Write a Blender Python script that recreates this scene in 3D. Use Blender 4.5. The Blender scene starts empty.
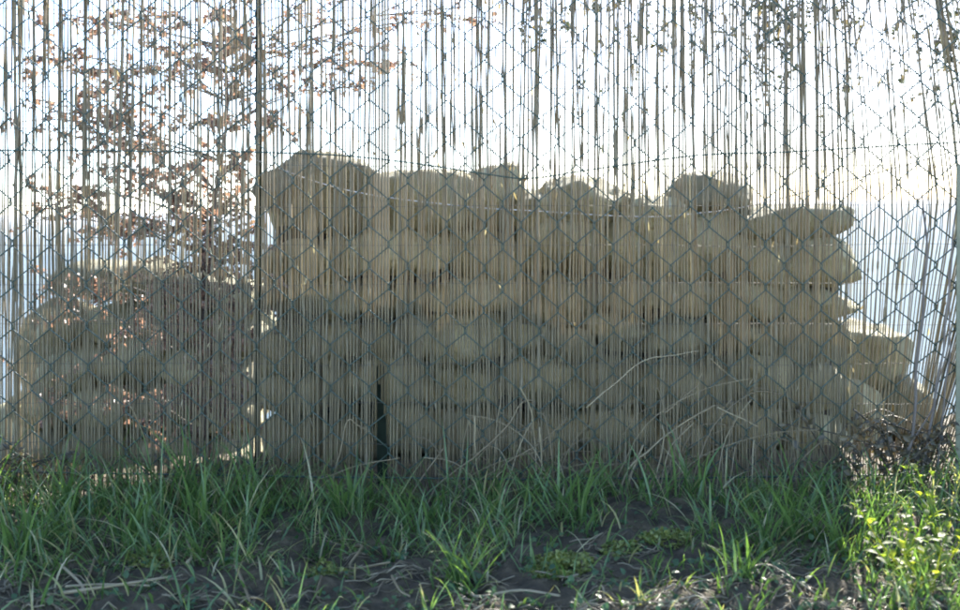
import bpy, bmesh, math, random
from mathutils import Vector, Matrix, noise

random.seed(7)
scene = bpy.context.scene
C = scene.collection

# ------------------------------------------------------------------ camera
W, H = 960.0, 610.0
FPX = 1030.0
CAM = Vector((0.0, -1.9, 0.53))
PITCH = math.radians(-5.35)
ROLL = math.radians(1.0)
fwd = Vector((0, math.cos(PITCH), math.sin(PITCH)))
right0 = Vector((1, 0, 0))
up0 = right0.cross(fwd)
right = right0 * math.cos(ROLL) - up0 * math.sin(ROLL)
up = up0 * math.cos(ROLL) + right0 * math.sin(ROLL)
cam_data = bpy.data.cameras.new('camera')
cam = bpy.data.objects.new('camera', cam_data)
C.objects.link(cam)
m = Matrix((right, up, -fwd)).transposed().to_4x4()
m.translation = CAM
cam.matrix_world = m
cam_data.sensor_width = 36.0
cam_data.sensor_fit = 'HORIZONTAL'
cam_data.lens = 36.0 * FPX / W
cam_data.clip_start = 0.05
cam_data.clip_end = 80000
cam_data.dof.use_dof = True
cam_data.dof.focus_distance = 1.9
cam_data.dof.aperture_fstop = 5.6
scene.camera = cam

# ------------------------------------------------------------------ light
SUN_EL, SUN_AZ = math.radians(24.5), math.radians(20)      # azimuth from +Y towards +X
sdir = Vector((math.cos(SUN_EL) * math.sin(SUN_AZ), math.cos(SUN_EL) * math.cos(SUN_AZ), math.sin(SUN_EL)))
world = bpy.data.worlds.new('World')
scene.world = world
world.use_nodes = True
wn = world.node_tree.nodes
sky = wn.new('ShaderNodeTexSky')
sky.sky_type = 'NISHITA'
sky.sun_disc = False
sky.sun_elevation = SUN_EL
sky.sun_rotation = SUN_AZ
sky.air_density = 0.6
sky.dust_density = 0.25
sky.ozone_density = 1.0
world.node_tree.links.new(sky.outputs[0], wn['Background'].inputs[0])
wn['Background'].inputs[1].default_value = 0.15
sl = bpy.data.lights.new('sun', 'SUN')
sl.energy = 4.8
sl.angle = math.radians(0.53)
sl.color = (1.0, 0.93, 0.82)
so = bpy.data.objects.new('sun', sl)
C.objects.link(so)
so.rotation_euler = sdir.to_track_quat('Z', 'Y').to_euler()
so.location = (2, 6, 5)
scene.view_settings.view_transform = 'Standard'
scene.view_settings.look = 'None'
scene.view_settings.gamma = 1.0
scene.view_settings.exposure = 2.72
scene.render.engine = 'CYCLES'
scene.cycles.max_bounces = 8
scene.cycles.transparent_max_bounces = 8
scene.cycles.use_denoising = True
scene.cycles.filter_width = 1.9
scene.cycles.sample_clamp_indirect = 6.0
scene.cycles.sample_clamp_direct = 0.8


# ------------------------------------------------------------------ helpers
def ray(px, py):
    return (fwd * FPX + right * (px - W / 2) - up * (py - H / 2)).normalized()


def P(px, py, y):
    """point of the photograph's ray on the upright plane at depth y"""
    d = ray(px, py)
    return CAM + d * ((y - CAM.y) / d.y)


def G(px, py, z=0.0):
    d = ray(px, py)
    return CAM + d * ((z - CAM.z) / d.z)


def U(a, b):
    return random.uniform(a, b)


class MB:
    def __init__(self):
        self.v, self.f = [], []

    def tube(self, pts, rads, sides=5, cap=True):
        n0 = len(self.v)
        n = len(pts)
        prev = None
        for i, p in enumerate(pts):
            a = pts[max(i - 1, 0)]
            b = pts[min(i + 1, n - 1)]
            t = (b - a)
            t = t.normalized() if t.length > 1e-9 else Vector((0, 0, 1))
            ref = prev if prev is not None else (Vector((0, 1, 0)) if abs(t.y) < 0.9 else Vector((1, 0, 0)))
            s = ref - t * ref.dot(t)
            s = s.normalized() if s.length > 1e-6 else t.orthogonal().normalized()
            prev = s
            q = t.cross(s)
            r = rads[i] if isinstance(rads, (list, tuple)) else rads
            for k in range(sides):
                an = 2 * math.pi * k / sides
                self.v.append(p + (s * math.cos(an) + q * math.sin(an)) * r)
        for i in range(n - 1):
            for k in range(sides):
                a = n0 + i * sides + k
                b = n0 + i * sides + (k + 1) % sides
                self.f.append((a, b, b + sides, a + sides))
        if cap:
            self.f.append(tuple(n0 + k for k in range(sides))[::-1])
            self.f.append(tuple(n0 + (n - 1) * sides + k for k in range(sides)))

    def blade(self, base, d, length, width, droop, segs=5, twist=0.0):
        """a grass blade: folded strip that leans along d and droops"""
        n0 = len(self.v)
        side = Vector((-d.y, d.x, 0))
        side = side.normalized() if side.length > 1e-4 else Vector((1, 0, 0))
        rot = Matrix.Rotation(twist, 3, 'Z')
        side = rot @ side
        p = base.copy()
        dirv = d.normalized()
        hor = Vector((d.x, d.y, 0))
        hor = hor.normalized() if hor.length > 1e-4 else Vector((0, -1, 0))
        step = length / segs
        for i in range(segs + 1):
            t = i / segs
            w = width * (0.75 + 0.5 * t if t < 0.4 else (1 - (t - 0.4) / 0.6) ** 0.8 * 0.95)
            if i < segs:
                nrm = side.cross(dirv) * (w * 0.18)
                self.v += [p - side * w / 2, p + nrm, p + side * w / 2]
            else:
                self.v.append(p)
            dirv = (dirv + (hor * 0.5 + Vector((0, 0, -0.75))) * (droop * (0.3 + t) / segs)).normalized()
            p = p + dirv * step
        for i in range(segs - 1):
            a = n0 + i * 3
            self.f += [(a, a + 1, a + 4, a + 3), (a + 1, a + 2, a + 5, a + 4)]
        a = n0 + (segs - 1) * 3
        e = n0 + segs * 3
        self.f += [(a, a + 1, e), (a + 1, a + 2, e)]

    def leaf(self, p, d, nrm, L, w, curl=0.15):
        d = d.normalized()
        s = d.cross(nrm)
        s = s.normalized() if s.length > 1e-5 else d.orthogonal().normalized()
        n = s.cross(d)
        n0 = len(self.v)
        self.v += [p, p + d * L * .35 + s * w * .5 + n * L * curl * .6, p + d * L * .35 - s * w * .5 + n * L * curl * .6,
                   p + d * L * .7 + s * w * .36 + n * L * curl * .3, p + d * L * .7 - s * w * .36 + n * L * curl * .3,
                   p + d * L - n * L * curl, p + d * L * .35, p + d * L * .7 - n * L * curl * .2]
        b = n0
        self.f += [(b, b + 1, b + 6), (b, b + 6, b + 2), (b + 1, b + 3, b + 7, b + 6), (b + 6, b + 7, b + 4, b + 2),
                   (b + 3, b + 5, b + 7), (b + 7, b + 5, b + 4)]

    def build(self, name, mat, parent=None, smooth=True):
        me = bpy.data.meshes.new(name)
        me.from_pydata([tuple(v) for v in self.v], [], self.f)
        if smooth:
            me.polygons.foreach_set('use_smooth', [True] * len(me.polygons))
        me.update()
        return link(name, me, mat, parent)


def link(name, me, mat, parent=None):
    if mat is not None and not me.materials:
        me.materials.append(mat)
    o = bpy.data.objects.new(name, me)
    C.objects.link(o)
    if parent is not None:
        o.parent = parent
        o.matrix_parent_inverse = parent.matrix_basis.inverted()
    return o


def empty(name, loc):
    o = bpy.data.objects.new(name, None)
    o.empty_display_size = 0.05
    o.location = loc
    C.objects.link(o)
    return o


def tag(o, label=None, cat=None, group=None, kind=None):
    if label: o['label'] = label
    if cat: o['category'] = cat
    if group: o['group'] = group
    if kind: o['kind'] = kind
    return o


def curve(pts, n=6):
    """Catmull-Rom through pts"""
    if len(pts) == 2:
        return [pts[0].lerp(pts[1], i / n) for i in range(n + 1)]
    q = [pts[0] * 2 - pts[1]] + list(pts) + [pts[-1] * 2 - pts[-2]]
    out = []
    for i in range(1, len(q) - 2):
        a, b, c, d = q[i - 1], q[i], q[i + 1], q[i + 2]
        for k in range(n):
            t = k / n
            out.append(0.5 * ((2 * b) + (c - a) * t + (2 * a - 5 * b + 4 * c - d) * t * t + (3 * b - a - 3 * c + d) * t ** 3))
    out.append(pts[-1].copy())
    return out


# ------------------------------------------------------------------ materials
def mat_new(name):
    mt = bpy.data.materials.new(name)
    mt.use_nodes = True
    nt = mt.node_tree
    nt.nodes.clear()
    out = nt.nodes.new('ShaderNodeOutputMaterial')
    return mt, nt, out


def ramp(nt, fac, stops):
    r = nt.nodes.new('ShaderNodeValToRGB')
    el = r.color_ramp.elements
    while len(el) < len(stops):
        el.new(0.5)
    for e, (p, c) in zip(el, stops):
        e.position = p
        e.color = (*c, 1)
    nt.links.new(fac, r.inputs[0])
    return r.outputs[0]


def noise_tex(nt, scale, detail=4, coord='Object', stretch=None, rough=0.55):
    tc = nt.nodes.new('ShaderNodeTexCoord')
    src = tc.outputs[coord]
    if stretch:
        mp = nt.nodes.new('ShaderNodeMapping')
        mp.inputs['Scale'].default_value = stretch
        nt.links.new(src, mp.inputs[0])
        src = mp.outputs[0]
    n = nt.nodes.new('ShaderNodeTexNoise')
    n.inputs['Scale'].default_value = scale
    n.inputs['Detail'].default_value = detail
    n.inputs['Roughness'].default_value = rough
    nt.links.new(src, n.inputs['Vector'])
    return n.outputs[0]


def mixc(nt, fac, a, b, mode='MIX'):
    mx = nt.nodes.new('ShaderNodeMix')
    mx.data_type = 'RGBA'
    mx.blend_type = mode
    if isinstance(fac, float):
        mx.inputs[0].default_value = fac
    else:
        nt.links.new(fac, mx.inputs[0])
    for sock, val in ((6, a), (7, b)):
        if isinstance(val, tuple):
            mx.inputs[sock].default_value = (*val, 1)
        else:
            nt.links.new(val, mx.inputs[sock])
    return mx.outputs[2]


def bump(nt, h, dist, strength=1.0):
    b = nt.nodes.new('ShaderNodeBump')
    b.inputs['Distance'].default_value = dist
    b.inputs['Strength'].default_value = strength
    nt.links.new(h, b.inputs['Height'])
    return b.outputs[0]


def leafy(name, stops, trans=0.4, rough=0.5, tcol=None, rnd='island', tint=None):
    """thin vegetable matter: principled + translucent, colour varied per piece"""
    mt, nt, out = mat_new(name)
    if rnd == 'island':
        g = nt.nodes.new('ShaderNodeNewGeometry')
        fac = g.outputs['Random Per Island']
    else:
        g = nt.nodes.new('ShaderNodeObjectInfo')
        fac = g.outputs['Random']
    col = ramp(nt, fac, stops)
    nz = noise_tex(nt, 60, 3)
    col = mixc(nt, nz, mixc(nt, 1.0, col, (.72, .72, .72), 'MULTIPLY'), mixc(nt, 1.0, col, (1.2, 1.2, 1.2), 'MULTIPLY'))
    p = nt.nodes.new('ShaderNodeBsdfPrincipled')
    p.inputs['Roughness'].default_value = rough
    nt.links.new(col, p.inputs['Base Color'])
    t = nt.nodes.new('ShaderNodeBsdfTranslucent')
    nt.links.new(mixc(nt, 1.0, col, tcol or (1.5, 1.5, 1.0), 'MULTIPLY'), t.inputs[0])
    mx = nt.nodes.new('ShaderNodeMixShader')
    mx.inputs[0].default_value = trans
    nt.links.new(p.outputs[0], mx.inputs[1])
    nt.links.new(t.outputs[0], mx.inputs[2])
    nt.links.new(mx.outputs[0], out.inputs[0])
    return mt


def solid(name, stops, scale, rough=0.8, bscale=None, bdist=0.0, stretch=None, metallic=0.0, objrand=0.0, spec=0.5):
    mt, nt, out = mat_new(name)
    p = nt.nodes.new('ShaderNodeBsdfPrincipled')
    p.inputs['Roughness'].default_value = rough
    p.inputs['Metallic'].default_value = metallic
    p.inputs['Specular IOR Level'].default_value = spec
    col = ramp(nt, noise_tex(nt, scale, 6, stretch=stretch), stops)
    if objrand:
        g = nt.nodes.new('ShaderNodeObjectInfo')
        rc = ramp(nt, g.outputs['Random'], [(0, (1 - objrand,) * 3), (1, (1 + objrand, 1 + objrand, 1 + objrand * .8))])
        col = mixc(nt, 1.0, col, rc, 'MULTIPLY')
    nt.links.new(col, p.inputs['Base Color'])
    if bscale:
        nt.links.new(bump(nt, noise_tex(nt, bscale, 8, stretch=stretch, rough=0.65), bdist), p.inputs['Normal'])
    nt.links.new(p.outputs[0], out.inputs[0])
    return mt


M = {}
M['cane'] = leafy('cane_reed', [(0.0, (.055, .04, .021)), (.15, (.14, .107, .057)), (.4, (.27, .222, .122)), (.6, (.205, .163, .094)), (.8, (.31, .265, .157)), (1.0, (.44, .385, .245))],
                  trans=.28, rough=.5, tcol=(1.15, 1.1, .72), rnd='island')
M['sheath'] = M['cane']
M['wire'] = solid('green_plastic_wire', [(.3, (.010, .026, .016)), (.7, (.02, .045, .03))], 90, .38)
M['steel'] = solid('galvanised_wire', [(.3, (.45, .45, .45)), (.7, (.62, .62, .6))], 80, .3, metallic=1.0)
M['binding'] = solid('binding_wire_steel', [(.3, (.06, .055, .05)), (.7, (.13, .12, .1))], 80, .5, metallic=.6)
M['post'] = solid('green_post_paint', [(.35, (.008, .012, .007)), (.65, (.016, .022, .014))], 40, .9, spec=.1)
M['postlight'] = solid('faded_green_post_paint', [(.35, (.11, .12, .075)), (.65, (.16, .16, .10))], 40, .6)


def stone_mat():
    mt, nt, out = mat_new('lichened_limestone')
    p = nt.nodes.new('ShaderNodeBsdfPrincipled')
    p.inputs['Roughness'].default_value = .9
    base = ramp(nt, noise_tex(nt, 9, 8), [(.28, (.31, .27, .14)), (.48, (.44, .39, .22)), (.7, (.50, .455, .285))])
    lich = ramp(nt, noise_tex(nt, 30, 5), [(.52, (0, 0, 0)), (.62, (.8, .8, .8))])
    col = mixc(nt, lich, base, (.50, .475, .29))
    g = nt.nodes.new('ShaderNodeObjectInfo')
    col = mixc(nt, 1.0, col, ramp(nt, g.outputs['Random'], [(0, (.5, .49, .46)), (1, (1.12, 1.11, 1.05))]), 'MULTIPLY')
    nt.links.new(col, p.inputs['Base Color'])
    nt.links.new(bump(nt, noise_tex(nt, 45, 10, rough=.7), .035), p.inputs['Normal'])
    nt.links.new(p.outputs[0], out.inputs[0])
    return mt


M['stone'] = stone_mat()
M['gap_shade'] = solid('gap_shade_rubble', [(.3, (.025, .02, .014)), (.7, (.06, .05, .035))], 20, .95, 40, .02)  # dark tone puts shade into the gaps between the wall stones
M['soil'] = solid('damp_soil', [(.3, (.015, .012, .009)), (.55, (.045, .036, .026)), (.75, (.10, .082, .06))], 26, .85, 120, .012)
def ground_mat():
    mt, nt, out = mat_new('verge_soil_and_bounce_fill')
    p = nt.nodes.new('ShaderNodeBsdfPrincipled')
    p.inputs['Roughness'].default_value = .9
    soil = ramp(nt, noise_tex(nt, 26, 6), [(.3, (.028, .021, .010)), (.55, (.088, .066, .033)), (.75, (.19, .147, .08))])
    bounce_col = ramp(nt, noise_tex(nt, 5, 6), [(.3, (.30, .25, .17)), (.7, (.46, .40, .29))])  # unseen pale ground behind the camera, added to bounce sunlight onto the fence
    tc = nt.nodes.new('ShaderNodeTexCoord')
    sp = nt.nodes.new('ShaderNodeSeparateXYZ')
    nt.links.new(tc.outputs['Object'], sp.inputs[0])
    mr = nt.nodes.new('ShaderNodeMapRange')
    mr.inputs['From Min'].default_value = -.8
    mr.inputs['From Max'].default_value = -1.15
    nt.links.new(sp.outputs[1], mr.inputs[0])
    nt.links.new(mixc(nt, mr.outputs[0], soil, bounce_col), p.inputs['Base Color'])
    nt.links.new(bump(nt, noise_tex(nt, 120, 8, rough=.65), .012), p.inputs['Normal'])
    nt.links.new(p.outputs[0], out.inputs[0])
    return mt


M['ground'] = ground_mat()
M['grass'] = leafy('grass_blade', [(0, (.06, .105, .034)), (.35, (.095, .16, .052)), (.65, (.135, .205, .07)), (.84, (.165, .225, .085)), (.9, (.28, .25, .13)), (1, (.40, .35, .22))],
                   trans=.38, rough=.38, tcol=(1.5, 1.7, .7))
M['straw'] = leafy('dry_straw', [(0, (.07, .053, .028)), (.5, (.17, .132, .075)), (1, (.31, .25, .15))], trans=.12, rough=.6)
M['stalk'] = leafy('dead_stalk', [(0, (.16, .118, .06)), (.5, (.24, .185, .10)), (1, (.33, .265, .155))], trans=.1, rough=.6, rnd='object')
M['straw2'] = leafy('dead_grass_stem', [(0, (.12, .088, .045)), (.5, (.19, .143, .077)), (1, (.29, .23, .13))], trans=.15, rough=.6)
M['moss'] = leafy('moss_leaf', [(0, (.10, .13, .025)), (.5, (.19, .22, .05)), (1, (.27, .28, .08))], trans=.3)
M['weed'] = leafy('weed_leaf', [(0, (.09, .15, .03)), (.5, (.14, .2, .04)), (1, (.21, .25, .05))], trans=.6, tcol=(2.8, 2.5, .9), rnd='object', rough=.6)
M['cover'] = leafy('low_leaf', [(0, (.03, .075, .03)), (.5, (.05, .11, .04)), (1, (.09, .15, .05))], trans=.35)
M['brownleaf'] = leafy('russet_leaf', [(0, (.13, .10, .08)), (.4, (.22, .165, .135)), (.75, (.29, .205, .16)), (.95, (.30, .19, .14)), (1, (.16, .15, .10))], trans=.35, tcol=(1.3, 1.05, .85))
M['darkleaf'] = leafy('evergreen_leaf', [(0, (.03, .04, .025)), (.5, (.05, .06, .035)), (.85, (.09, .08, .04)), (1, (.22, .14, .05))], trans=.25)
M['bark'] = solid('grey_bark', [(.3, (.07, .055, .045)), (.7, (.19, .16, .13))], 30, .9, 60, .006, stretch=(1, 1, .25))
M['bramble'] = leafy('dark_bramble', [(0, (.025, .02, .009)), (.6, (.05, .038, .018)), (1, (.12, .09, .04))], trans=.15)


def sea_mat():
    mt, nt, out = mat_new('sea_water')
    p = nt.nodes.new('ShaderNodeBsdfDiffuse')
    nt.links.new(ramp(nt, noise_tex(nt, .02, 5, stretch=(.25, 1, 1)), [(.35, (.085, .12, .14)), (.65, (.115, .15, .17))]), p.inputs[0])
    q = nt.nodes.new('ShaderNodeBsdfGlossy')
    q.inputs['Roughness'].default_value = .35
    nb = bump(nt, noise_tex(nt, .6, 6, stretch=(.6, 1.6, 1)), .5, .8)
    nt.links.new(nb, q.inputs['Normal'])
    mx = nt.nodes.new('ShaderNodeMixShader')
    mx.inputs[0].default_value = .002
    nt.links.new(p.outputs[0], mx.inputs[1])
    nt.links.new(q.outputs[0], mx.inputs[2])
    nt.links.new(mx.outputs[0], out.inputs[0])
    return mt


M['sea'] = sea_mat()


# ------------------------------------------------------------------ ground and sea
def smooth(a, b, x):
    t = max(0.0, min(1.0, (x - a) / (b - a)))
    return t * t * (3 - 2 * t)


def gz(x, y):
    """height of the ground"""
    n1 = noise.noise(Vector((x * 2.1, y * 2.1, 3.1)))
    n2 = noise.noise(Vector((x * 9, y * 9, 1.7)))
    n3 = noise.noise(Vector((x * 28, y * 28, 8.2)))
    near = 1 - smooth(1.5, 4, abs(x) + abs(y + .2))
    z = .018 * n1 + (.016 * n2 + .015 * n3 + .008 * noise.noise(Vector((x * 60, y * 60, 2.5)))) * near
    z -= .10 * smooth(.05, .9, y)
    z -= 15 * smooth(1.15, 14, y) + .5 * smooth(1.05, 1.6, y)
    z += .35 * noise.noise(Vector((x * .4, y * .4, 5))) * smooth(1.5, 5, abs(x) + abs(y + .2))
    return z


def axis(lo, hi, dlo, dhi, dense):
    a = []
    t = lo
    n = int((hi - lo) / dense)
    a = [lo + (hi - lo) * i / n for i in range(n + 1)]
    step = dense
    v = lo
    left = []
    while v > dlo:
        step *= 1.35
        v -= step
        left.append(max(v, dlo))
    step = dense
    v = hi
    rt = []
    while v < dhi:
        step *= 1.35
        v += step
        rt.append(min(v, dhi))
    return left[::-1] + a + rt


xs = axis(-1.3, 1.3, -250, 250, .014)
ys = axis(-.75, 1.2, -250, 40, .014)
gv = [(x, y, gz(x, y)) for y in ys for x in xs]
nx = len(xs)
gf = [(j * nx + i, j * nx + i + 1, (j + 1) * nx + i + 1, (j + 1) * nx + i) for j in range(len(ys) - 1) for i in range(nx - 1)]
me = bpy.data.meshes.new('ground')
me.from_pydata(gv, [], gf)
me.polygons.foreach_set('use_smooth', [True] * len(me.polygons))
tag(link('ground', me, M['ground']), kind='structure')

sea = MB()
R = 40000
N = 64
sea.v = [Vector((0, 0, -11))] + [Vector((R * math.cos(2 * math.pi * k / N), R * math.sin(2 * math.pi * k / N), -11)) for k in range(N)]
sea.f = [(0, 1 + k, 1 + (k + 1) % N) for k in range(N)]
tag(sea.build('sea', M['sea'], smooth=False), kind='structure')


# ------------------------------------------------------------------ stones
def stone_mesh(w, d, h, seed, sub=3, power=4.5, rough=.10):
    bm = bmesh.new()
    bmesh.ops.create_icosphere(bm, subdivisions=sub, radius=1.0)
    off = Vector((seed * 3.71, seed * 1.37, seed * 7.77))
    # random cutting planes flatten the block into facets
    cuts = []
    rr = random.Random(seed)
    for _ in range(14):
        n = Vector((rr.uniform(-1, 1), rr.uniform(-1, 1), rr.uniform(-1, 1))).normalized()
        cuts.append((n, rr.uniform(.80, 1.08)))
    rr_s, rr_t, rr_u = rr.uniform(-.1, .1), rr.uniform(-.14, .14), rr.uniform(-.1, .1)
    for v in bm.verts:
        c = v.co.copy()
        s = ((abs(c.x) ** power + abs(c.z) ** power) ** (3.0 / power) + abs(c.y) ** 3.0) ** (-1 / 3.0)
        c = c * s
        for n, k in cuts:
            dd = c.dot(n) - k
            if dd > 0:
                c -= n * dd * .92
        k = 1 + rough * noise.noise(c * 1.3 + off) + rough * .5 * noise.noise(c * 3.1 + off) + rough * .12 * noise.noise(c * 8 + off)
        c *= k
        c.z += rr_s * c.x + rr_t * c.x * c.z
        c.x += rr_u * c.z
        v.co = Vector((c.x * w / 2, c.y * d / 2, c.z * h / 2))
    me = bpy.data.meshes.new('stone')
    bm.to_mesh(me)
    bm.free()
    me.polygons.foreach_set('use_smooth', [True] * len(me.polygons))
    return me


SEED = [0]


def place_stone(name, rect, y, depth, parent=None, grow=1.07, tilt=5.0, sub=3, power=5.0, rough=.12):
    x0, x1, y0, y1 = rect
    jx, jy = U(-4, 4), U(-4, 4)
    x0, x1, y0, y1 = x0 + jx, x1 + jx, y0 + jy + U(-2, 2), y1 + jy + U(-2, 2)
    SEED[0] += 1
    a = P(x0, (y0 + y1) / 2, y)
    b = P(x1, (y0 + y1) / 2, y)
    t = P((x0 + x1) / 2, y0, y)
    u = P((x0 + x1) / 2, y1, y)
    w, h = (b - a).length * grow * 1.1, (t - u).length * grow * U(.9, .99)
    me = stone_mesh(w, depth, h, SEED[0], sub, U(power * .65, power * 1.35), rough)
    o = link(name, me, M['stone'], parent)
    c = (a + b + t + u) / 4
    o.location = (c.x, y + depth / 2, c.z)
    o.rotation_euler = (math.radians(U(-3, 3)), math.radians(U(-tilt, tilt)), math.radians(U(-6, 6)))
    return o


WALL_Y = .42
rows = [
    # top course, uneven
    [(262, 374, 157, 240), (374, 462, 177, 232), (462, 528, 171, 232), (520, 560, 190, 232), (552, 629, 175, 226), (628, 692, 194, 228), (686, 754, 172, 216), (744, 855, 209, 246)],
    [(256, 332, 236, 283), (328, 442, 233, 279), (440, 524, 229, 285), (520, 562, 226, 280), (556, 604, 216, 275), (600, 657, 222, 283), (652, 742, 214, 288), (738, 802, 243, 290), (796, 862, 243, 292)],
    [(256, 302, 282, 320), (298, 372, 281, 322), (370, 432, 284, 324), (428, 508, 280, 316), (504, 608, 273, 330), (610, 672, 284, 320), (664, 722, 288, 326), (718, 792, 286, 324), (788, 862, 290, 324)],
    [(254, 300, 322, 384), (296, 346, 326, 374), (342, 404, 330, 368), (400, 430, 326, 366), (424, 500, 318, 370), (496, 548, 328, 364), (544, 602, 332, 368), (598, 652, 322, 360), (648, 720, 328, 366), (716, 782, 326, 358), (778, 860, 322, 372)],
    [(254, 330, 382, 424), (326, 350, 376, 420), (346, 434, 368, 414), (430, 502, 372, 420), (498, 570, 366, 414), (566, 640, 366, 420), (636, 742, 362, 422), (738, 792, 360, 410), (788, 854, 372, 424)],
    [(252, 310, 424, 470), (306, 380, 418, 468), (376, 440, 416, 466), (436, 520, 420, 470), (516, 580, 416, 466), (576, 660, 420, 470), (656, 722, 424, 474), (718, 790, 414, 466), (786, 856, 424, 472)],
    [(250, 350, 470, 512), (346, 430, 468, 512), (426, 530, 470, 514), (526, 620, 468, 512), (616, 700, 472, 514), (696, 780, 468, 512), (776, 858, 472, 514)],
]
base = P(556, 490, WALL_Y + .15)
wall = tag(empty('stone_wall', (base.x, base.y, gz(base.x, base.y))), 'ragged dry stone wall of pale blocks seen through the reed screen', 'stone wall')
for ri, row in enumerate(rows):
    for rect in row:
        place_stone('stone', rect, WALL_Y + .07 - .026 * ri + U(-.03, .03), U(.24, .30), wall, grow=1.16 if ri == 0 else 1.11, sub=4 if ri < 5 else 3)
for rect in ((362, 472, 186, 240), (455, 565, 190, 238), (545, 640, 192, 238), (622, 704, 197, 238), (690, 765, 196, 240), (262, 380, 176, 240)):
    place_stone('stone', rect, WALL_Y + .24, .2, wall)
core = MB()
# rubble core: a lumpy slab added between the wall faces, dark so gaps look shaded
cx0, cx1 = P(272, 300, WALL_Y + .12).x, P(846, 300, WALL_Y + .12).x
zt, zb = P(556, 222, WALL_Y + .12).z, -.12
nxs, nzs = 40, 24
for side, yy in ((0, WALL_Y + .19), (1, WALL_Y + .26)):
    for j in range(nzs + 1):
        for i in range(nxs + 1):
            x = cx0 + (cx1 - cx0) * i / nxs
            top = zt - .07 * smooth(.8, 1, i / nxs)
            z = zb + (top - zb) * j / nzs
            core.v.append(Vector((x, yy + .02 * noise.noise(Vector((x * 14, z * 14, side * 5.0))), z)))
st = (nxs + 1) * (nzs + 1)
for j in range(nzs):
    for i in range(nxs):
        a = j * (nxs + 1) + i
        core.f.append((a, a + 1, a + nxs + 2, a + nxs + 1))
        b = a + st
        core.f.append((b, b + nxs + 1, b + nxs + 2, b + 1))
for i in range(nxs):
    a = i
    core.f.append((a, a + st, a + st + 1, a + 1))
    a = nzs * (nxs + 1) + i
    core.f.append((a, a + 1, a + st + 1, a + st))
for j in range(nzs):
    a = j * (nxs + 1)
    core.f.append((a, a + nxs + 1, a + nxs + 1 + st, a + st))
    a += nxs
    core.f.append((a, a + st, a + nxs + 1 + st, a + nxs + 1))
core.build('gap_shade_core', M['gap_shade'], wall)

heap_rows = [
    [(36, 104, 266, 312), (98, 168, 259, 306), (162, 216, 270, 318), (210, 256, 280, 322)],
    [(24, 82, 310, 352), (78, 150, 304, 350), (146, 206, 314, 356), (202, 254, 320, 362)],
    [(22, 96, 350, 396), (92, 150, 348, 394), (146, 222, 354, 402), (218, 256, 360, 404)],
    [(-10, 60, 392, 440), (56, 130, 394, 440), (126, 190, 398, 444), (186, 252, 402, 446)],
    [(-30, 50, 438, 492), (46, 120, 438, 490), (116, 200, 442, 492), (196, 250, 444, 492)],
]
base = P(130, 480, .75)
heap = tag(empty('stone_heap', (base.x, base.y, gz(base.x, base.y))), 'low heap of stones behind the russet shrub at the left', 'stone heap')
for ri, row in enumerate(heap_rows):
    for rect in row:
        place_stone('stone', rect, .58 + U(-.03, .04) + .05 * (4 - ri), U(.26, .34), heap, grow=1.04, tilt=8, power=2.5)

for rect in ((14, 110, 296, 430), (100, 190, 288, 430), (180, 262, 304, 440), (-40, 70, 410, 500), (60, 170, 412, 500), (160, 262, 420, 500)):
    place_stone('stone', rect, .92, .3, heap, grow=1.08, tilt=4, power=3)

for rect, y, dpt, lab in (((846, 922, 328, 400), .70, .30, 'pale sloping boulder against the right end of the stone wall'),
                          ((884, 948, 384, 452), .62, .28, 'squat boulder beside the pale green post at the right edge'),
                          ((838, 906, 396, 486), .55, .30, 'upright boulder under the sloping boulder at the wall end')):
    o = place_stone('boulder', rect, y, dpt, None, tilt=4, sub=4, power=2.3, rough=.16)
    if '328' in str(rect):
        o.rotation_euler[1] = math.radians(18)
    tag(o, lab, 'boulder')


# ------------------------------------------------------------------ chain link fence
fence = tag(empty('chain_link_fence', (0, 0, 0)), 'dark green plastic coated chain link fence in front of the reeds', 'fence')


def node_px(c, r):
    x = 256.7 + 18.85 * c
    y = 221.5 + 20.85 * r
    y += .013 * max(0, min(x, 560) - 256) - .010 * max(0, x - 640)
    y += 2.2 * noise.noise(Vector((c * .16, r * .13, 2.2))) * 1.5
    x += 2.2 * noise.noise(Vector((c * .14, r * .16, 9.2))) * 1.5 - .02 * (y - 300) * ((x - 480) / 480) * .6
    return x, y


R_TOP, R_BOT = -27, 12
WR = .00112
wire_pts = {}
for c in range(-20, 46):
    pts = []
    for r in range(R_TOP, R_BOT + 1):
        leftside = ((c + r) % 2 == 0)
        cc = c if leftside else c + 1
        px, py = node_px(cc, r)
        px += -.9 if leftside else .9           # tips hook past each other
        p = P(px, py, 0)
        # legs running down-right lie in front, down-left behind: the tips twist through the plane
        yin = WR * .9 if leftside else -WR * .9    # arriving leg
        a = Vector((p.x, yin, p.z + .0035))
        b = Vector((p.x, -yin, p.z - .0035))
        pts += [a, b]
    mb = MB()
    mb.tube(pts, WR + U(0, .0003), 6)
    mb.build('wire', M['wire'], fence)


def wire_from_px(pl, y, rad, mat, name, n=8, wob=.0015):
    pts = curve([P(x, yy, y) for x, yy in pl], n)
    pts = [p + Vector((0, noise.noise(p * 9) * wob, noise.noise(p * 7 + Vector((3, 1, 2))) * wob)) for p in pts]
    mb = MB()
    mb.tube(pts, rad, 6)
    return mb.build(name, mat, fence)


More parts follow.
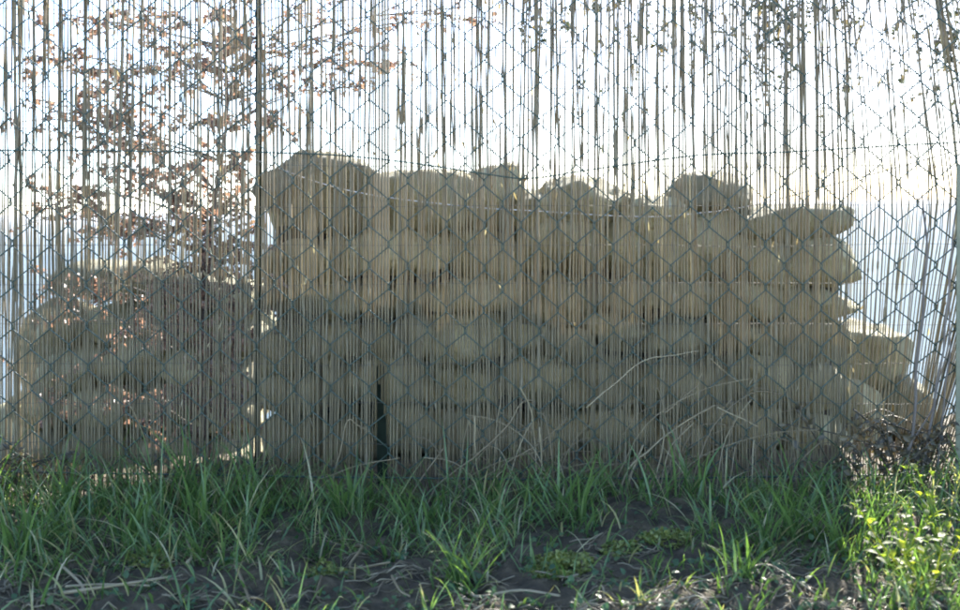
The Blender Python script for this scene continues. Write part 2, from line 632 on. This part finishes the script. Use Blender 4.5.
wire_from_px([(-260, 150), (0, 150), (130, 151), (258, 152), (370, 158), (480, 173), (532, 178), (600, 168), (690, 156), (800, 151), (960, 142), (1200, 135)], .0034 - .0065, .0014, M['wire'], 'tension_wire')
wire_from_px([(-260, 470), (0, 472), (258, 476), (480, 479), (700, 478), (960, 474), (1200, 470)], -.0034, .0017, M['wire'], 'tension_wire')
wire_from_px([(256, 160), (330, 186), (400, 199), (470, 207), (540, 211), (640, 217), (700, 213), (754, 205), (850, 180), (958, 150)], .026, .0012, M['steel'], 'loose_wire')


def tpost(name, px, py0, py1, y, w, mat, lean=0.0):
    """a T-section steel post"""
    top = P(px + lean, py0, y)
    bot = P(px, py1, y)
    bot.z = min(bot.z, -.10)
    bm = MB()
    t = .0025
    sec = [(-w / 2, 0), (w / 2, 0), (w / 2, t), (t / 2, t), (t / 2, w), (-t / 2, w), (-t / 2, t), (-w / 2, t)]
    for p in (bot, top):
        for sx, sy in sec:
            bm.v.append(Vector((p.x + sx, p.y + sy, p.z)))
    k = len(sec)
    for i in range(k):
        bm.f.append((i, (i + 1) % k, k + (i + 1) % k, k + i))
    bm.f += [tuple(range(k))[::-1], tuple(range(k, 2 * k))]
    return bm.build(name, mat, fence, smooth=False)


tpost('post', 255, -200, 480, .030, .0115, M['post'], lean=4)
tpost('post', 382, 366, 480, .030, .019, M['post'], lean=-2)
o = tpost('post', 960, 165, 495, -.016, .013, M['postlight'], lean=1)
o['label'] = 'paler green post at the right end of the fence'

# ------------------------------------------------------------------ reed screen
screen = tag(empty('reed_screen', (0, .014, 0)), 'weathered split reed screen of thin upright canes tied to the fence', 'reed screen')


def cane_dx(px, py):
    """sideways bow of the canes at the right end, in pixels"""
    d = 0.0
    if px > 800:
        t = min(1.4, (px - 800) / 150)
        if py < 205:
            d += -(205 - py) * .12 * t * (1 if py > -150 else 1)
        else:
            d += -(py - 205) * .16 * t * t
    d += 1.6 * noise.noise(Vector((px * .012, py * .004, 4.4)))
    return d


def cane(mb, px, coarse=False):
    top = U(-330, -180)
    bot = 492 + U(-6, 12)
    n = 8 if coarse else 15
    r0 = random.choice([U(.0012, .0016), U(.0014, .0019), U(.0015, .0020), U(.0018, .0025)]) * (.8 if 850 < px < 955 else 1)
    yo = .0105 + U(-.0015, .008)
    tilt = random.gauss(0, 1.5)
    kink = U(100, 400)
    pts, rads = [], []
    flags = []
    ph = U(0, 50)
    sh = []
    for _ in range(0 if coarse else random.choice([0, 1, 2, 2, 3, 4])):
        s0 = U(-60, 460)
        sh.append((s0, s0 + random.choice([U(5, 14), U(6, 20), U(15, 50)]), U(1.2, 1.75)))
    levels = [bot + (top - bot) * i / n for i in range(n + 1)]
    for s0, s1, k in sh:
        levels += [s0, s0 + 3, s1 - 3, s1]
    levels = sorted(levels, reverse=True)
    k1, k2 = U(40, 460), random.gauss(0, .012)
    for py in levels:
        if py > bot or py < top:
            continue
        x = px + tilt * (py - 300) / 300 + cane_dx(px, py) + 1.3 * noise.noise(Vector((ph, py * .012, px * .1))) + (k1 - py) * k2 * (1 if py < k1 else 0)
        p = P(x, py, yo)
        p.y += .0015 * noise.noise(Vector((ph, py * .01, 7)))
        pts.append(p)
        r = r0 * (1 + .14 * noise.noise(Vector((px, py * .05, 1)))) * (1.0 - .16 * (bot - py) / (bot - top))
        for s0, s1, k in sh:
            if s0 + 2 < py < s1 - 2:
                r = min(r * k, .0046)
        rads.append(r)
    mb.tube(pts, rads, 5)
    # torn leaf sheaths that stick out
    if not coarse:
        for _ in range(random.choice([0, 1, 1, 2, 3, 4])):
            py = U(-40, 420) if random.random() < .5 else U(-40, 190)
            x = px + tilt * (py - 300) / 300 + cane_dx(px, py)
            p = P(x, py, yo - .001)
            d = Vector((U(-.5, .5), U(-.35, .2), random.choice([-1, 1, 1])))
            mb.leaf(p, d, Vector((U(-.6, .6), -1, 0)), U(.006, .026), U(.002, .0048), .1)
    return r0


px = -14.0
n_cane = 0
gaps = {(375, 385): 1}
while px < 976 and n_cane < 300:
    mb = MB()
    # one visible slit at the hidden stake and a few narrow ones
    cane(mb, px)
    mb.build('cane', M['cane'], screen)
    n_cane += 1
    step = U(2.2, 3.9)
    if px > 850: step *= 1.4
    if random.random() < .05: step += U(1, 2.6)
    if 373 < px + step < 390: step = 390.5 - px
    px += step
extra = MB()
x = px
while x < 1320:
    cane(extra, x, True)
    x += U(2.8, 4.2)
x = -17.0
while x > -360:
    cane(extra, x, True)
    x -= U(2.8, 4.2)
x = -10.0
thin = MB()
while x < 972:                                     # slender shoots caught between the stout canes
    n0 = len(thin.v)
    top, bot = U(-300, -60), 490 + U(-60, 6)
    tl, ph = random.gauss(0, 4), U(0, 99)
    pts = [P(x + tl * (yy - 300) / 300 + cane_dx(x, yy) + 1.5 * noise.noise(Vector((ph, yy * .01, 3))), yy, .0175 + .003 * noise.noise(Vector((ph, 1, 1))))
           for yy in [bot + (top - bot) * i / 12 for i in range(13)]]
    r0 = U(.0007, .0013)
    thin.tube(pts, [r0 * (1 + .25 * noise.noise(Vector((ph, i * .9, 0)))) for i in range(13)], 4)
    x += U(2.6, 7.0) * (1.8 if x > 850 else 1)
    if 366 < x < 396: x = 396
tag(thin.build('cane', M['cane'], screen), kind='stuff')
tag(extra.build('cane', M['cane'], screen), kind='stuff')
# short cane pieces closing the top of the slit at the stake
for xx, yb in ((375.6, 440), (379.0, 384), (382.2, 402), (385.2, 414), (387.9, 424)):
    mb = MB()
    pts = [P(xx + U(-.4, .4), yy, .0115) for yy in (-260, -100, 60, 200, 300, yb)]
    mb.tube(pts, .0023, 5)
    mb.build('cane', M['cane'], screen)
# thin binding wires that weave the canes together
py = -150
while py < 480:
    pts = []
    for i in range(0, 120):
        x = -60 + i * 9.2
        p = P(x, py + 3 * noise.noise(Vector((x * .006, py, 3))), .0145)
        p.y += .0035 * (1 if i % 2 else -1) - .002
        pts.append(p)
    mb = MB()
    mb.tube(pts, .00045, 4)
    mb.build('binding_wire', M['binding'], screen)
    py += 39.5


# ------------------------------------------------------------------ shrubs and trees behind the screen
def woody(name, label, cat, base, clusters, leafmat, trunk_r, trunk_top, leafL, seed, yr=(0, .4), bough=None, dens=1.0):
    random.seed(seed)
    root = tag(empty(name, base), label, cat)
    trunk = MB()
    limbs = MB()
    crown = MB()
    tp = curve([base, base.lerp(trunk_top, .35) + Vector((U(-.06, .06), U(-.03, .03), 0)), base.lerp(trunk_top, .7) + Vector((U(-.06, .06), 0, 0)), trunk_top], 6)
    trunk.tube(tp, [trunk_r * (1 - .55 * i / (len(tp) - 1)) for i in range(len(tp))], 8)
    if bough:
        bp = curve([trunk_top] + bough, 8)
        trunk.tube(bp, [trunk_r * .5 * (1 - .7 * i / (len(bp) - 1)) for i in range(len(bp))], 7)
        tp = bp
    trunk.build('trunk', M['bark'], root)
    for (cx, cy, rx, ry, n) in clusters:
        y = base.y + U(*yr)
        c = P(cx, cy, y)
        # the limb leaves the trunk below the cluster where it can
        cand = sorted(tp, key=lambda q: (q - c).length + (0.4 if q.z > c.z - .03 else 0) + U(0, .05))
        s = cand[0]
        mid = s.lerp(c, .5) + Vector((U(-.03, .03), U(-.04, .04), U(.0, .05)))
        path = curve([s, mid, c], 5)
        limbs.tube(path, [max(.0009, min(max(trunk_r * .2, .0026), .0035) * (1 - .8 * i / (len(path) - 1))) for i in range(len(path))], 5)
        sx, sz = rx * (y - CAM.y) / FPX, ry * (y - CAM.y) / FPX
        ntw = max(3, n // 5)
        for _ in range(ntw):
            e = c + Vector((random.gauss(0, .9) * sx, random.gauss(0, .5) * .10, random.gauss(0, .85) * sz))
            st_ = path[random.randrange(len(path) // 2, len(path))]
            tw = curve([st_, st_.lerp(e, .5) + Vector((U(-.01, .01), U(-.01, .01), U(-.005, .02))), e], 3)
            limbs.tube(tw, [.0016, .0014, .0013, .0012, .001, .0009, .0008][:len(tw)], 4)
            for _l in range(max(1, int(2.2 * dens * n / ntw))):
                k = random.random() ** .7
                q = tw[min(len(tw) - 1, int(k * len(tw)))] + Vector((U(-.006, .006), U(-.006, .006), U(-.006, .006)))
                d = Vector((U(-1, 1), U(-1, 1), U(-1, .5)))
                L = leafL * U(.55, 1.3)
                crown.leaf(q, d, Vector((U(-1, 1), U(-1, 1), U(-.2, 1))), L, L * U(.45, .75), U(.05, .35))
    limbs.build('branches', M['bark'], root)
    crown.build('crown', leafmat, root)
    return root


shr = [
    (20, 10, 30, 20, 14), (62, 18, 30, 22, 22), (120, 6, 40, 20, 26), (75, 72, 35, 20, 36), (40, 60, 25, 20, 14), (95, 92, 30, 20, 36), (60, 115, 30, 18, 30), (112, 128, 45, 20, 60),
    (150, 145, 35, 18, 44), (90, 140, 30, 18, 34), (160, 30, 30, 25, 20), (225, 12, 34, 24, 46), (205, 45, 30, 26, 44), (250, 40, 26, 30, 34), (185, 65, 30, 22, 34), (165, 80, 30, 18, 26), (235, 85, 25, 30, 34),
    (290, 80, 26, 20, 22), (275, 112, 22, 22, 30), (300, 25, 30, 25, 16), (318, 60, 16, 14, 12), (215, 120, 36, 24, 40), (30, 188, 35, 8, 18), (70, 190, 30, 10, 20), (20, 215, 20, 8, 14), (85, 215, 26, 10, 20),
    (130, 180, 38, 22, 52), (172, 195, 36, 22, 60), (205, 175, 30, 20, 40), (228, 205, 28, 26, 52), (190, 228, 40, 22, 66), (140, 228, 40, 20, 52), (110, 235, 30, 14, 34), (245, 160, 15, 30, 34),
    (220, 255, 32, 26, 70), (180, 270, 36, 24, 70), (150, 292, 34, 22, 40), (210, 305, 36, 30, 70), (240, 290, 12, 40, 46), (175, 335, 34, 26, 60), (215, 355, 30, 30, 64), (235, 340, 14, 40, 44), (190, 390, 34, 28, 60),
    (225, 405, 26, 30, 52), (160, 410, 30, 24, 34), (120, 330, 30, 22, 30), (95, 290, 34, 18, 30), (70, 320, 30, 22, 22), (50, 290, 24, 18, 22), (110, 390, 30, 24, 26), (40, 400, 26, 26, 20), (205, 440, 36, 16, 34),
    (350, 42, 16, 14, 10), (372, 72, 16, 12, 18), (420, 66, 14, 12, 14), (330, 85, 14, 10, 10), (365, 85, 14, 8, 10), (480, 6, 20, 12, 14), (440, 12, 20, 12, 10), (345, 10, 20, 12, 12),
]
b0 = P(206, 470, .34)
woody('russet_shrub', 'leafy shrub with small russet leaves behind the reeds at the left', 'shrub', Vector((b0.x, .34, gz(b0.x, .34))), shr, M['brownleaf'], .006, P(203, -60, .36), .015, 11, (-.14, .16), dens=2.3)
tr = [
    (535, 20, 18, 14, 14), (560, 28, 18, 12, 16), (545, 45, 12, 12, 10), (595, 15, 26, 14, 14), (578, 104, 8, 14, 7), (610, 50, 20, 20, 10), (640, 20, 30, 16, 14), (660, 55, 12, 18, 14), (700, 50, 16, 24, 20), (680, 20, 20, 14, 12),
    (740, 15, 20, 18, 24), (772, 12, 22, 18, 46), (790, 30, 16, 18, 34), (752, 48, 16, 14, 28), (782, 60, 10, 20, 24), (785, 92, 7, 14, 20), (760, 30, 16, 16, 30), (775, 125, 6, 12, 6), (815, 12, 20, 14, 20), (840, 32, 12, 14, 18), (850, 75, 10, 20, 8),
    (880, 12, 24, 14, 16), (918, 38, 14, 16, 22), (940, 12, 16, 14, 34), (950, 40, 12, 22, 44), (956, 75, 10, 24, 36), (946, 60, 10, 10, 20), (700, 85, 10, 20, 6), (740, 90, 12, 12, 8), (898, 80, 12, 14, 8), (835, 110, 8, 14, 5), (925, 110, 8, 20, 6), (640, 75, 12, 20, 6),
]
b0 = P(985, 470, .55)
woody('evergreen_tree', 'dark leafed tree with boughs hanging over the right half of the screen', 'tree', Vector((b0.x, .55, gz(b0.x, .55))), tr, M['darkleaf'], .024, P(975, -60, .6), .013, 12, (-.05, .12), dens=1.9, bough=[P(880, -75, .6), P(760, -70, .62), P(640, -60, .6), P(500, -52, .6)])

# ------------------------------------------------------------------ dead stalks against the fence
random.seed(21)
stalks = [
    ([(440, 483), (473, 458), (507, 427), (522, 402), (535, 400)], .0021, 'long bent pale stalk hooked over below the middle of the fence'),
    ([(460, 493), (505, 464), (540, 443), (568, 418)], .0018, 'straight dry stalk slanting up right beneath the hooked stalk'),
    ([(520, 387), (527, 400), (533, 420), (535, 443)], .0017, 'short dry twig hanging down from the hooked stalk'),
    ([(540, 427), (541, 455), (541, 483)], .0016, 'upright dry stalk right of the hanging twig'),
    ([(475, 417), (475, 440), (476, 463), (481, 483)], .0016, 'thin upright grey stalk left of the hooked stalk'),
    ([(500, 457), (497, 480), (494, 507)], .0015, 'thin upright tan stalk standing in grass under the hooked stalk'),
    ([(586, 408), (612, 386), (640, 363), (668, 356), (699, 351)], .0016, 'highest dry stalk, kinked to lie flat near its top'),
    ([(622, 503), (630, 478), (643, 445)], .0036, 'thick broken pale stalk leaning right at the fence foot'),
    ([(628, 470), (647, 452), (673, 430), (715, 405)], .0024, 'long straight pale stalk slanting up right past the thick stalk'),
    ([(717, 407), (735, 416), (758, 427)], .0016, 'short dry stalk falling right from the long slanted stalk'),
    ([(664, 414), (680, 400), (699, 385)], .0018, 'short pale stalk slanting above the long slanted stalk'),
    ([(637, 522), (657, 500), (664, 470), (671, 447), (694, 423)], .0017, 'bowed brown stalk curving up through the long slanted stalk'),
    ([(645, 520), (655, 480), (664, 440), (662, 425)], .0017, 'wispy brown stalk among the bowed stalks'),
    ([(553, 462), (566, 468), (580, 472), (606, 466), (634, 462)], .0014, 'nearly level sagging dry stem above the grass clump'),
    ([(603, 473), (610, 486), (616, 502)], .0018, 'short stalk slanting down right beside the thick stalk'),
    ([(726, 514), (730, 480), (735, 447)], .0020, 'pale upright stalk, left one of a pair in grass'),
    ([(750, 506), (752, 475), (754, 440)], .0020, 'pale upright stalk, right one of a pair in grass'),
    ([(327, 507), (333, 479), (341, 448), (348, 420), (358, 425), (371, 432)], .0016, 'thin tan stalk folded over near the dark stake'),
    ([(314, 483), (335, 474), (360, 465), (400, 458)], .0015, 'thin stem lying across the grass tops near the dark stake'),
    ([(416, 487), (430, 467), (443, 449)], .0018, 'short stalk leaning right, second from the dark stake'),
    ([(710, 358), (722, 369), (739, 382)], .0013, 'little dry twig caught in the mesh beside the highest stalk'),
    ([(770, 505), (800, 462), (822, 442)], .0016, 'dry stalk leaning right towards the bramble'),
    ([(128, 402), (140, 425), (146, 450)], .0015, 'dry stalk leaning left in front of the stone heap'),
    ([(500, 512), (512, 470), (522, 440), (532, 422)], .0013, 'fine brown stem rising to the hanging twig'),
    ([(522, 500), (510, 472), (500, 450), (486, 446)], .0012, 'fine brown stem arching left beneath the hooked stalk'),
]
for pl, r, lab in stalks:
    y0, y1 = U(-.045, -.03), U(-.022, -.012)
    pts = []
    for i, (x, y) in enumerate(pl):
        t = i / (len(pl) - 1)
        pts.append(P(x, y, y0 + (y1 - y0) * t))
    # the foot of a stalk that starts low reaches the soil
    low = max(range(len(pl)), key=lambda i: pl[i][1])
    if pl[low][1] > 440 and low in (0, len(pl) - 1):
        f = pts[low].copy()
        other = pts[1] if low == 0 else pts[-2]
        dd = (f - other).normalized()
        foot = Vector((f.x + dd.x * .03, f.y - .012, 0))
        foot.z = gz(foot.x, foot.y) - .006
        if low == 0: pts = [foot] + pts
        else: pts = pts + [foot]
    pts = curve(pts, 5)
    pts = [p + Vector((noise.noise(p * 30) * .0018, 0, noise.noise(p * 30 + Vector((5, 5, 5))) * .0018)) for p in pts]
    mb = MB()
    n = len(pts)
    mb.tube(pts, [r * (.95 - .35 * i / n + .15 * noise.noise(p * 60)) for i, p in enumerate(pts)], 5)
    o = mb.build('dead_stalk', M['stalk'])
    tag(o, lab, 'stalk', 'dead stalks along the fence')

tg = MB()
for _ in range(42):
    x0 = random.choice([U(440, 560), U(600, 720), U(440, 860), U(300, 860)])
    y0 = U(-.07, -.02)
    b = P(x0, 490, y0)
    b.z = gz(b.x, y0) - .004
    hh, sw = U(.05, .2), random.gauss(.05, .07)
    e = b + Vector((sw, 0, hh))
    e.y = min(U(-.03, -.008), -.008)
    pts = curve([b, b.lerp(e, .55) + Vector((sw * -.15, 0, hh * .12)), e, e + Vector((sw * .5 + U(-.02, .02), 0, hh * U(-.15, .25)))], 4)
    tg.tube(pts, [U(.0006, .0012)] * len(pts), 4)
tag(tg.build('dead_grass', M['straw2']), 'fine tangled dead grass stems along the fence foot', 'dead grass', kind='stuff')
vines = [
    ([(903, 482), (912, 430), (920, 340), (926, 260), (922, 195)], .0030, 'dark woody vine rising beside the curved canes at the right'),
    ([(918, 478), (930, 420), (944, 340), (953, 250), (957, 170)], .0024, 'bowed brown vine nearest the pale green post'),
    ([(890, 476), (912, 440), (934, 400), (950, 330)], .0018, 'thin brown vine leaning right over the bramble'),
    ([(934, 470), (944, 400), (950, 330), (949, 270)], .0020, 'straight brown vine between the bowed vine and the post'),
]
for pl, r, lab in vines:
    pts = [P(x, y, -.012 - .006 * (i == 0)) for i, (x, y) in enumerate(pl)]
    pts[0].z = gz(pts[0].x, pts[0].y) - .005
    pts = [p + Vector((noise.noise(p * 14) * .006, 0, 0)) for p in curve(pts, 8)]
    mb = MB()
    mb.tube(pts, [r * (1.1 - .6 * i / len(pts)) for i in range(len(pts))], 6)
    tag(mb.build('dead_vine', M['bark']), lab, 'vine', 'dead vines at the right end of the fence')

# ------------------------------------------------------------------ dark bramble at the right foot of the fence
random.seed(31)
for (bx, by, spread, hgt, ns, lab) in ((895, 482, .12, .14, 40, 'dark tangle of bramble stems at the right foot of the fence'),
                                        (20, 486, .12, .10, 26, 'dark bramble tangle low at the left foot of the fence')):
    b = P(bx, by, .028)
    b.z = gz(b.x, b.y)
    root = tag(empty('bramble', b), lab, 'bramble')
    stems, lv = MB(), MB()
    for _ in range(ns):
        s = b + Vector((U(-1, 1) * spread, U(-.05, .0), 0))
        e = s + Vector((random.gauss(0, .07), U(-.03, .03), hgt * U(.35, 1.1)))
        pts = curve([s, s.lerp(e, .5) + Vector((random.gauss(0, .03), U(-.02, .01), .02)), e, e + Vector((random.gauss(0, .05), U(-.01, .01), -.03))], 4)
        for p in pts:
            if -.006 < p.y < .022: p.y = -.012
        stems.tube(pts, U(.0009, .0018), 4)
        for _l in range(9):
            q = random.choice(pts)
            L = U(.008, .02)
            lv.leaf(q, Vector((U(-1, 1), U(-1, .3), U(-1, 1))), Vector((U(-1, 1), -1, U(0, 1))), L, L * .6, .2)
    stems.build('stems', M['bramble'], root)
    lv.build('foliage', M['bramble'], root)

# ------------------------------------------------------------------ grass, moss, straw
random.seed(41)


def dens(px, py):
    d = 0.0
    edge = 574 + 14 * noise.noise(Vector((px * .012, 1.1, 0))) + 8 * noise.noise(Vector((px * .04, 7.1, 0)))
    if px < 265:
        d = 1.0 if py < edge - 2 else .16
    elif px < 520:
        d = .85 if py < edge - 16 else .12
        if 430 < px < 490: d = .9 if py < 590 else .3
    elif px < 625:
        d = .75 if py < 535 else .14
    elif px < 715:
        d = .38 if py < 530 else .16
        if 690 < px and py < 575: d = .5
    elif px < 890:
        d = .95 if py < edge - 5 else .2
    else:
        d = .8
    d *= .65 + .9 * max(0, noise.noise(Vector((px * .03, py * .05, 4.0))) + .3)
    return d


g = MB()
cnt = 0
tries = 0
while cnt < 4700 and tries < 60000:
    tries += 1
    px_, py_ = U(-60, 1020), 482 + 150 * random.random()
    if random.random() > dens(px_, py_):
        continue
    p = G(px_, py_)
    if p.y > -.03:
        p.y = U(-.09, -.03)
    p.z = gz(p.x, p.y) - .004
    # blades grow in small bunches
    az = U(0, 2 * math.pi)
    big = smooth(-.45, -.1, p.y)
    for _ in range(random.choice([1, 1, 2, 3])):
        az += U(-1.4, 1.4)
        lean = U(.12, .8)
        d = Vector((math.cos(az) * lean, math.sin(az) * lean * .75 - .12, 1)).normalized()
        if d.y > .1 and p.y > -.12: d.y *= .2
        L = U(.035, .125) * (.5 + .5 * big) * (1.35 if px_ < 300 else 1.0) * (1.4 if random.random() < .1 else 1)
        g.blade(p + Vector((U(-.008, .008), U(-.008, .008), 0)), d, L, U(.0022, .0046), U(.4, 2.2), 5, U(-1, 1))
        cnt += 1
tag(g.build('grass', M['grass']), 'short green meadow grass growing along the foot of the fence', 'grass', kind='stuff')

# tall tufts that stand out
tufts = [
    (190, 500, 20, .20, 'tallest tuft of long blades left of the fence post'),
    (205, 530, 16, .16, 'blade tuft just below the tallest tuft'),
    (258, 512, 16, .17, 'grass tuft at the foot of the fence post'),
    (75, 515, 24, .15, 'thick grass tuft near the left edge below the bramble'),
    (20, 555, 22, .13, 'bluish grass tuft in the bottom left corner'),
    (130, 540, 20, .13, 'grass tuft between the corner tuft and the tallest tuft'),
    (345, 520, 18, .12, 'grass tuft left of the dark stake'),
    (425, 525, 20, .12, 'grass tuft right of the dark stake'),
    (462, 588, 26, .13, 'fresh green tuft nearest the camera left of the moss'),
    (572, 520, 26, .18, 'broad bladed tuft standing under the thick broken stalk'),
    (690, 505, 16, .12, 'upright tuft between the bowed stalk and the pale pair'),
    (735, 588, 18, .09, 'small spreading tuft on bare soil right of centre'),
    (790, 535, 24, .14, 'dense grass tuft right of the pale pair of stalks'),
    (850, 545, 26, .15, 'dense arching tuft left of the sunlit weed'),
    (760, 545, 18, .13, 'grass tuft under the pale pair of stalks'),
]
for (tx, ty, n, L, lab) in tufts:
    p = G(tx, ty)
    p.z = gz(p.x, p.y)
    t = MB()
    for k in range(n):
        az = U(0, 2 * math.pi)
        lean = U(.05, .6)
        d = Vector((math.cos(az) * lean, math.sin(az) * lean * .6 - .1, 1)).normalized()
        q = p + Vector((random.gauss(0, .016), random.gauss(0, .012), -.005))
        t.blade(q, d, L * U(.6, 1.12), U(.0035, .0068), U(.3, 1.9), 7, U(-.8, .8))
    tag(t.build('grass_tuft', M['grass']), lab, 'grass tuft', 'grass tufts below the fence')

# moss and low leafy cover
ms = MB()
for (cx, cy, rx, ry, n) in ((560, 570, 34, 14, 1300), (665, 543, 26, 9, 560), (150, 564, 26, 9, 480), (330, 566, 24, 7, 240), (620, 552, 20, 6, 260)):
    for _ in range(n):
        a, rr = U(0, 6.283), math.sqrt(random.random())
        p = G(cx + rx * rr * math.cos(a), cy + ry * rr * math.sin(a))
        p.z = gz(p.x, p.y) + U(0, .012) * (1 - rr * rr)
        L = U(.004, .010)
        ms.leaf(p, Vector((U(-1, 1), U(-1, 1), U(.1, 1))), Vector((U(-1, 1), U(-1, 1), 1)), L, L * .6, .2)
tag(ms.build('moss', M['moss']), 'yellowish green moss cushions on the dark soil', 'moss', kind='stuff')
lc = MB()
for _ in range(3800):
    px_, py_ = U(-40, 1000), U(500, 640)
    if noise.noise(Vector((px_ * .025, py_ * .06, 11))) < .02:
        continue
    p = G(px_, py_)
    if p.y > -.03: continue
    p.z = gz(p.x, p.y) + U(0, .012)
    L = U(.006, .014)
    lc.leaf(p, Vector((U(-1, 1), U(-1, 1), U(.0, .8))), Vector((U(-.5, .5), U(-.5, .3), 1)), L, L * .75, .2)
tag(lc.build('ground_cover', M['cover']), 'small round leaved weeds low between grass and soil', 'ground cover', kind='stuff')

stw = MB()
for _ in range(2000):
    px_, py_ = U(-60, 1020), 520 + 120 * random.random() ** .6
    if noise.noise(Vector((px_ * .012, py_ * .03, 21))) < U(-.3, .25):
        continue
    p = G(px_, py_)
    if p.y > -.05: continue
    az = random.gauss(0, .7)
    L = U(.012, .065)
    dv = Vector((math.cos(az), math.sin(az), 0))
    pts = []
    for k in range(5):
        q = p + dv * L * (k / 4 - .5) + Vector((-dv.y, dv.x, 0)) * .005 * noise.noise(Vector((px_, k * .5, 1)))
        q.z = gz(q.x, q.y) + .003 + .008 * abs(noise.noise(Vector((px_, k * .4, 5))))
        pts.append(q)
    stw.tube(pts, U(.0005, .0015), 4)
tag(stw.build('straw', M['straw']), 'scattered bits of dry straw on the dark soil', 'straw', kind='stuff')
stems = [
    ([(62, 606), (110, 600), (170, 590)], 'long dry stem lying nearest the bottom left'),
    ([(66, 596), (105, 594), (150, 598)], 'dry stem lying across the long stem bottom left'),
    ([(60, 570), (80, 592), (86, 600)], 'short dry stem pointing up left at the bottom left'),
    ([(96, 566), (86, 590)], 'short pale stem between the two crossed stems'),
    ([(188, 574), (192, 560), (186, 542)], 'forked dry stem standing under the tallest tuft'),
    ([(235, 575), (243, 590), (250, 606)], 'curved dry stem left of the straw pile'),
    ([(320, 604), (316, 592), (322, 580)], 'hooked pale stem in front of the straw pile'),
    ([(352, 544), (362, 553), (350, 566), (390, 572)], 'crooked pale stem on the straw pile'),
    ([(392, 585), (400, 600), (410, 607)], 'dry stem curling down right of the straw pile'),
    ([(470, 600), (480, 604), (520, 601), (560, 608)], 'broad pale husk stem in front of the moss'),
    ([(742, 540), (748, 552), (755, 561)], 'stubby pale stick on the soil right of the small tuft'),
    ([(735, 592), (765, 585), (790, 596), (815, 606)], 'dry twig bent over bare soil bottom right'),
    ([(768, 566), (765, 585)], 'short twig standing from the bent dry twig'),
    ([(720, 600), (724, 608)], 'tiny dry stub at the bottom edge'),
    ([(828, 508), (842, 502)], 'pinkish husk at the fence foot near the bramble'),
]
for pl, lab in stems:
    pts = []
    for x, y in pl:
        p = G(x, y)
        p.z = gz(p.x, p.y) + .009 + U(0, .006)
        pts.append(p)
    pts = curve(pts, 5)
    for p in pts:
        p.z = max(p.z, gz(p.x, p.y) + .003)
    mb = MB()
    r = U(.0016, .0030)
    mb.tube(pts, [r * (1 - .4 * i / len(pts)) for i in range(len(pts))], 5)
    tag(mb.build('dry_stem', M['stalk']), lab, 'dry stem', 'dry stems on the soil')

# ------------------------------------------------------------------ sunlit leafy weeds at the lower right
random.seed(51)
lm = MB()
lm.leaf(Vector((0, 0, 0)), Vector((1, 0, 0)), Vector((0, 0, 1)), 1, .62, .15)
leaf_me = bpy.data.meshes.new('leaf')
leaf_me.from_pydata([tuple(v) for v in lm.v], [], lm.f)
leaf_me.polygons.foreach_set('use_smooth', [True] * len(leaf_me.polygons))
leaf_me.materials.append(M['weed'])
weeds = [
    (940, 560, .16, 4, 'tallest sunlit yellow green weed at the right edge'),
    (908, 575, .105, 4, 'bushy sunlit weed left of the tallest weed'),
    (925, 603, .09, 5, 'low bright weed in the bottom right corner'),
    (972, 590, .12, 3, 'leafy weed cut by the right edge of the picture'),
]
for (wx, wy, hgt, ns, lab) in weeds:
    b = G(wx, wy)
    b.z = gz(b.x, b.y)
    root = tag(empty('leafy_weed', b), lab, 'weed', 'leafy weeds at the lower right')
    for s in range(ns):
        e = b + Vector((random.gauss(0, .035), random.gauss(0, .03), hgt * U(.75, 1.08)))
        pts = curve([b + Vector((U(-.012, .012), U(-.01, .01), -.004)), b.lerp(e, .5) + Vector((U(-.012, .012), U(-.012, .012), 0)), e], 5)
        mb = MB()
        mb.tube(pts, [.0016 - .001 * i / len(pts) for i in range(len(pts))], 4)
        mb.build('stem', M['weed'], root)
        for k in range(13):
            t = .15 + .85 * k / 12
            p = pts[min(len(pts) - 1, int(t * len(pts)))] + Vector((0, 0, U(-.006, .006)))
            az = k * 2.4 + U(-.5, .5)
            L = U(.012, .026) * (1.15 - .5 * t)
            d = Vector((math.cos(az), math.sin(az), U(.1, 1.1))).normalized()
            q = d.to_track_quat('X', 'Z')
            o = bpy.data.objects.new('leaf', leaf_me)
            C.objects.link(o)
            o.parent = root
            o.matrix_parent_inverse = root.matrix_basis.inverted()
            o.location = p
            o.rotation_mode = 'QUATERNION'
            o.rotation_quaternion = q
            o.scale = (L, L, L)

# ------------------------------------------------------------------ sea haze
hz = MB()
for z in (-17.0, 3.0):
    for (x, y) in ((-41000, -41000), (41000, -41000), (41000, 41000), (-41000, 41000)):
        hz.v.append(Vector((x, y, z)))
hz.f = [(3, 2, 1, 0), (4, 5, 6, 7), (0, 1, 5, 4), (1, 2, 6, 5), (2, 3, 7, 6), (3, 0, 4, 7)]
mt, nt, out = mat_new('sea_haze')
pv = nt.nodes.new('ShaderNodeVolumePrincipled')
pv.inputs['Color'].default_value = (.92, .95, 1, 1)
pv.inputs['Density'].default_value = .00035
nt.links.new(pv.outputs[0], out.inputs['Volume'])
tag(hz.build('haze', mt, smooth=False), kind='stuff')
